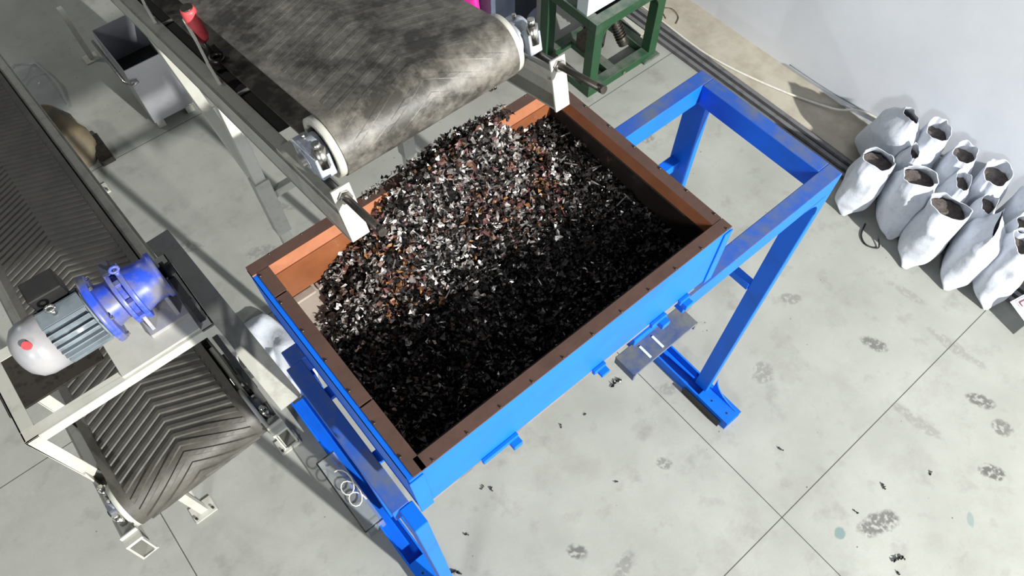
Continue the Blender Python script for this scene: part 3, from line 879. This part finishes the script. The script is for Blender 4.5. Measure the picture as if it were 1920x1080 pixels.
sack((4.38, .25, 0), R(15), .46, .28, .22, (.24, .17), (.01, .03), 11, 'wide open white sack with stiff pale rim, fourth along the wall')
sack((4.16, .16, 0), R(20), .43, .23, .17, (.18, .09), (0, .02), 12, 'small bright white sack with peaked mouth in the middle row')
sack((4.40, -.0, 0), R(30), .52, .30, .24, (.22, .18), (.02, -.01), 13, 'large pale sack with dark open mouth by the wall at the right edge')
sack((4.18, -.07, 0), R(20), .44, .24, .18, (.2, .12), (.01, 0), 14, 'crumpled white sack in the middle row behind the folded-shut sack')
sack((4.34, -.30, 0), R(20), .42, .28, .22, (.2, .12), (.01, 0), 15, 'white sack at the right picture edge behind the bulging front sack')
# printed flat sack lying at the picture edge
fs = thing('printed_sack', 'flat white sack corner with dark red printed lettering at the right edge', 'sack', (4.12, -.58, 0))
fT = Matrix.Translation((3.87, -.325, .16)) @ Matrix.Rotation(R(-14), 4, 'Z') @ Matrix.Rotation(R(-6), 4, 'Y') @ Matrix.Rotation(R(12), 4, 'X')
m = MB(fT)
def fl_(i, j):
    x = .46*i; y = -.30*j
    return (x, y, .05*math.sin(PI*i)*math.sin(PI*j) + .004*noise.noise((x*20, y*20, 0)))
m.grid(fl_, 20, 14, 0, True)
def fl2(i, j):
    x, y, z = fl_(i, j); return (x, y, -z*.6-.004)
m.grid(fl2, 20, 14, 0, True)
m.build('sack_body', 'bag', fs)
def ink(pts, w_, mat):
    m = MB(fT)
    for a, b in zip(pts, pts[1:]):
        za = fl_(a[0]/.46, -a[1]/.30)[2]+.005; zb_ = fl_(b[0]/.46, -b[1]/.30)[2]+.005
        m.bar((a[0], a[1], za), (b[0], b[1], zb_), w_, .0016)
    return m.build('printed_mark', mat, fs)
ink([(.045, -.03), (.40, -.03)], .006, 'red_ink'); ink([(.045, -.03), (.045, -.26)], .006, 'red_ink'); ink([(.03, -.015), (.44, -.015)], .0025, 'grey_ink'); ink([(.03, -.015), (.03, -.28)], .0025, 'grey_ink')
for k in range(3):
    x = .062+k*.085
    ink([(x, -.13), (x+.006, -.06), (x+.026, -.05), (x+.036, -.13)], .011, 'red_ink'); ink([(x+.012, -.095), (x+.036, -.095)], .008, 'red_ink'); ink([(x+.055, -.05), (x+.058, -.13), (x+.07, -.135)], .011, 'red_ink')

# white crumpled sack on the floor between guard and hopper
def lying(name, label, loc, a, b, h, yaw, mat, seed, cat='sack'):
    m = MB(); Rz = Matrix.Rotation(yaw, 3, 'Z')
    def P(i, j):
        t1 = 2*PI*i; t2 = PI/2*j
        ca, sa = math.cos(t1), math.sin(t1)
        rr_ = math.cos(t2)**.6 if j < 1 else 0
        x = a*math.copysign(abs(ca)**.7, ca)*rr_; y = b*math.copysign(abs(sa)**.7, sa)*rr_
        z = h*math.sin(t2)*(1+.35*noise.noise((x*6+seed, y*6, 0)))
        k = 1+.16*noise.noise((x*8+seed, y*8, z*8))+.05*noise.noise((x*25, y*25, seed))
        v = Rz @ Vector((x*k, y*k, 0))
        return (loc[0]+v.x, loc[1]+v.y, loc[2]+max(.002, z+.02*noise.noise((x*16, y*16, seed))*math.sin(t2)))
    m.grid(P, 40, 14, 0, True, closed=True)
    o = m.build(name, mat); tag(o, label, cat); return o
lying('white_sack', 'crumpled empty white sack on the floor between the chain guard and the hopper', (.10, 2.42, 0), .14, .33, .14, R(4), 'bag', 31)
lying('ochre_sack', 'crumpled ochre and grey sack on the floor beyond the lower conveyor', (-.27, 5.02, 0), .22, .36, .24, R(12), 'ochre', 35)
# folded clear plastic sheet and loop
m = MB()
def cp(i, j):
    x = -.62 + .56*i; y = 5.25 + .75*j
    return (x, y, .03 + .10*max(0, noise.noise((x*5, y*5, 2))) + .03*noise.noise((x*14, y*14, 5)))
m.grid(cp, 26, 30, 0, True)
m.tube([(-.62, 5.55, .10), (-.4, 5.75, .13), (-.2, 5.9, .12), (-.06, 5.85, .09), (-.02, 5.6, .05), (-.05, 5.35, .02)], .012)
tag(m.build('plastic_sheet', 'clear', fix=False), 'crumpled clear plastic sheet lying beyond the ochre sack', 'plastic sheet')
o = MB(); o.box((-.10, 4.60, 0), (.0, 4.9, .05)); tag(o.build('scrap_bar', 'dark_steel', bevel=.004), 'short dark steel bar on the floor near the ochre sack', 'bar')

# clear control box on the floor beside the left foot of the stand
cb = thing('clear_plastic_box', 'long translucent grey plastic box with a white cable on top beside the left foot channel', 'box', (-.03, 1.4, 0))
m = MB(); m.box((-.085, 1.13, 0), (.028, 1.62, .16)); m.build('box_shell', 'clear', cb, bevel=.006)
m = MB()
for a, b in (((-.085, 1.13, .16), (-.085, 1.62, .16)), ((-.085, 1.62, .16), (.028, 1.62, .16)), ((-.085, 1.13, .16), (.028, 1.13, .16))): m.tube([a, b], .004, 6)
m.build('box_edge', 'dark_steel', cb)
m = MB(); m.box((-.06, 1.15, .01), (.01, 1.30, .13)); m.build('inner_unit', 'motor_grey', cb, bevel=.003)
m = MB()
m.tube([(-.02+.04*math.cos(t_*.5), 1.27+.06*math.sin(t_*.5)+.006*t_, .175+.001*t_) for t_ in range(0, 30)], .004, 6)
m.build('cable', 'cable_white', cb)

# ================================================================ GREEN MACHINE
gr = thing('green_machine_stand', 'green welded steel stand with small machine and pale cabinet near the wall', 'machine stand', (3.5, 3.1, 0))
gx0, gx1, gy0, gy1, gz = 3.13, 3.88, 2.81, 3.40, .70
tw = .085
def gbox(nm, lo, hi, mat='green'):
    m = MB(); x0, y0, z0 = lo; x1, y1, z1 = hi
    V = [(x0,y0,z0),(x1,y0,z0),(x1,y1,z0),(x0,y1,z0),(x0,y0,z1),(x1,y0,z1),(x1,y1,z1),(x0,y1,z1)]
    m.add(V, [(0,3,2,1),(0,1,5,4),(1,2,6,5),(2,3,7,6),(3,0,4,7)], 0); m.add(V, [(4,5,6,7)], 1)
    return m.build(nm, ['green', 'green_dusty'], gr, bevel=.003)
for x in (gx0, gx1-tw):
    for y in (gy0, gy1-tw): gbox('leg', (x, y, .07), (x+tw, y+tw, gz-.08))
for (z0, z1, nm) in ((0, .07, 'base_rail'), (gz-.08, gz, 'top_rail')):
    gbox(nm, (gx0, gy0, z0), (gx1, gy0+tw, z1)); gbox(nm, (gx0, gy1-tw, z0), (gx1, gy1, z1))
    gbox(nm, (gx0, gy0+tw, z0), (gx0+tw, gy1-tw, z1)); gbox(nm, (gx1-tw, gy0+tw, z0), (gx1, gy1-tw, z1))
gbox('base_rail', (gx0+.28, gy0+tw, .0), (gx0+.36, gy1-tw, .07))
def gg(x, sx, y, ext, z=gz-.08, sz=-1):
    m = MB(); pts = [(x, y, z)]
    for k in range(9):
        a = PI/2*k/8; pts.append((x+sx*.1*(1-math.sin(a)), y, z+sz*.1*(1-math.cos(a))))
    m.poly(pts, (0, ext, 0)); m.build('gusset', 'green', gr)
gg(gx0+tw, 1, gy0, .02); gg(gx1-tw, -1, gy0, .02)
m = MB(); m.box((gx1-.15, gy0-.03, 0), (gx1+.03, gy0+.08, .02)); m.build('foot_plate', 'green_dusty', gr, bevel=.003)
m = MB(); m.cyl((3.52, gy0-.012, .03), (3.52, gy0, .03), .014, seg=10); br_ = m.build('brass_plug', 'ochre', gr)
m = MB(); m.box((gx0+.01, 2.92, gz), (3.70, 3.03, gz+.62)); cbn = m.build('cabinet', 'white_panel', gr, bevel=.004); cbn['label'] = 'pale blue-white sheet cabinet'
m = MB(); m.box((gx0+.05, gy0+.09, gz-.06), (3.75, gy1-.1, gz-.02)); m.build('machine_deck', 'black', gr)
m = MB()
m.cyl((3.62, 2.98, .22), (3.55, 3.12, .50), .035, seg=20); m.cyl((3.635, 2.95, .16), (3.62, 2.98, .22), .045, seg=20)
for k in range(7): m.ring((3.628-.004*k, 2.965+.012*k, .19+.02*k), (3.626-.004*k, 2.970+.012*k, .197+.02*k), .035, .05, 20)
m.cyl((3.35, 3.0, .28), (3.50, 3.12, .36), .07, seg=24); m.box((3.28, 3.0, .20), (3.42, 3.14, .34)); m.cyl((3.42, 3.18, .25), (3.62, 3.2, .5), .03, seg=14)
m.build('vibration_motor', 'dark_steel', gr, bevel=.003)
# slate cabinet and magenta sack beyond
sc = thing('slate_cabinet', 'slate-blue sheet metal cabinet behind the right end of the head pulley', 'cabinet', (3.1, 4.0, 0))
m = MB(); m.box((2.93, 3.72, .02), (3.38, 4.5, .72)); m.build('cabinet_body', 'slate_dark', sc, bevel=.006)
m = MB(); m.box((2.885, 3.70, .0), (2.93, 4.5, .74)); m.build('side_panel', 'slate', sc, bevel=.004)
lying('magenta_sack', 'bright magenta plastic sack lying against the slate cabinet', (2.82, 3.98, 0), .06, .2, .74, R(5), 'magenta', 41)
# channel section behind the green stand
m = MB(); m.box((3.90, 3.0, .0), (3.91, 3.6, .07)); m.box((3.90, 3.0, .06), (3.96, 3.6, .07)); tag(m.build('pale_angle_bar', 'beige_paint', bevel=.002), 'pale angle bar on the floor behind the green stand', 'bar')

# ================================================================ BARS AND CABLES AT THE WALL
for i, (x, lab) in enumerate(((4.03, 'dark steel bar along the wall, the one nearest the machines'), (4.095, 'dark steel bar along the wall, middle of the three'), (4.16, 'dark steel bar along the wall, the one nearest the concrete strip'))):
    m = MB(); m.box((x-.024, -1.6+.1*i, 0), (x+.024, 3.9+.15*i, .02)); m.box((x-.024, -1.6+.1*i, .02), (x+.004, 3.9+.15*i, .034))
    tag(m.build('steel_bar', 'bars', bevel=.002), lab, 'bar', 'steel bars lying along the wall')
def spline(pts, n=10):
    out = []; P = [Vector(p) for p in pts]
    for i in range(len(P)-1):
        p0 = P[max(i-1, 0)]; p1 = P[i]; p2 = P[i+1]; p3 = P[min(i+2, len(P)-1)]
        for k in range(n):
            t_ = k/n
            out.append(.5*((2*p1) + (p2-p0)*t_ + (2*p0-5*p1+4*p2-p3)*t_*t_ + (3*p1-p0-3*p2+p3)*t_**3))
    return out + [P[-1]]
m = MB(); m.tube(spline([(4.23, 3.7, .014), (4.21, 3.08, .014), (4.205, 2.5, .014), (4.33, 1.94, .014), (4.49, 1.49, .03), (4.58, 1.25, .10), (4.585, .6, .14)]), .0085)
tag(m.build('white_cable', 'cable_white'), 'thick white cable snaking along the concrete strip toward the sacks', 'cable')
m = MB(); m.tube(spline([(4.59, 2.0, .05), (4.59, 1.6, .06), (4.592, 1.2, .10), (4.592, .5, .16)]), .004)
tag(m.build('thin_cable', 'motor_grey'), 'thin grey cable low on the white wall above the sacks', 'cable')
m = MB(); m.tube(spline([(4.28, 2.95, .012), (4.36, 3.0, .012), (4.38, 3.1, .02), (4.32, 3.15, .012), (4.26, 3.05, .012)]), .003)
tag(m.build('wire_scrap', 'scrap_rust'), 'thin rusty wire loop on the concrete strip behind the green stand', 'wire')
m = MB(); m.tube(spline([(3.80, .66, .008), (3.70, .62, .008), (3.66, .55, .008), (3.70, .48, .010), (3.745, .52, .03)]), .005)
tag(m.build('black_cord', 'black'), 'black cord curling out from under the front sacks', 'cord')

# ================================================================ DEBRIS
debris = [((1.612,.918), 'curled black strip below the slotted beam', .045), ((1.165,.931), 'black crumb on the floor under the hopper front edge', .014),
    ((2.071,-.011), 'oval black chip between the stand foot and the saw-cut crossing', .018), ((1.186,.477), 'small black chip on the open floor below the hopper middle', .013),
    ((.571,.947), 'larger black crumb beside the hopper lower corner', .018), ((.606,.906), 'shiny black crumb next to the hopper lower corner', .020),
    ((.339,.80), 'black flake near the left front leg', .018), ((2.63,-.666), 'dark chip at the right of the saw-cut crossing', .016),
    ((2.354,-.537), 'forked dark sliver right of the saw-cut crossing', .02), ((2.114,-.521), 'black crumb above the teal stain', .016),
    ((2.081,-.831), 'long black sliver near the bottom edge', .045), ((1.327,.893), 'pale chip under the hopper front edge', .012),
    ((2.02,-.87), 'black sliver end at the bottom edge', .016), ((.169,.679), 'black clump at the foot of the left front leg', .04), ((2.608,3.349), 'short black stick behind the hopper', .04)]
for i, ((x, y), lab, s_) in enumerate(debris):
    rnd.seed(100+i); m = MB()
    n_ = 3 if s_ < .03 else 6
    for k in range(n_):
        a = (k-(n_-1)/2)*s_/n_*1.6
        ang = i*.9
        flake(m, (x+a*math.cos(ang), y+a*math.sin(ang)+.2*s_*math.sin(k*.6), s_*.16+.003), s_*.34 if n_ > 3 else s_*.5, 0, 1.5)
    tag(m.build('scrap_crumb', ['scrap_shine' if i in (1, 5, 11) else 'scrap_black'], fix=False, solid=.002), lab, 'debris', 'scrap crumbs on the floor')

for o in bpy.data.objects:
    if '_o' in o: del o['_o']
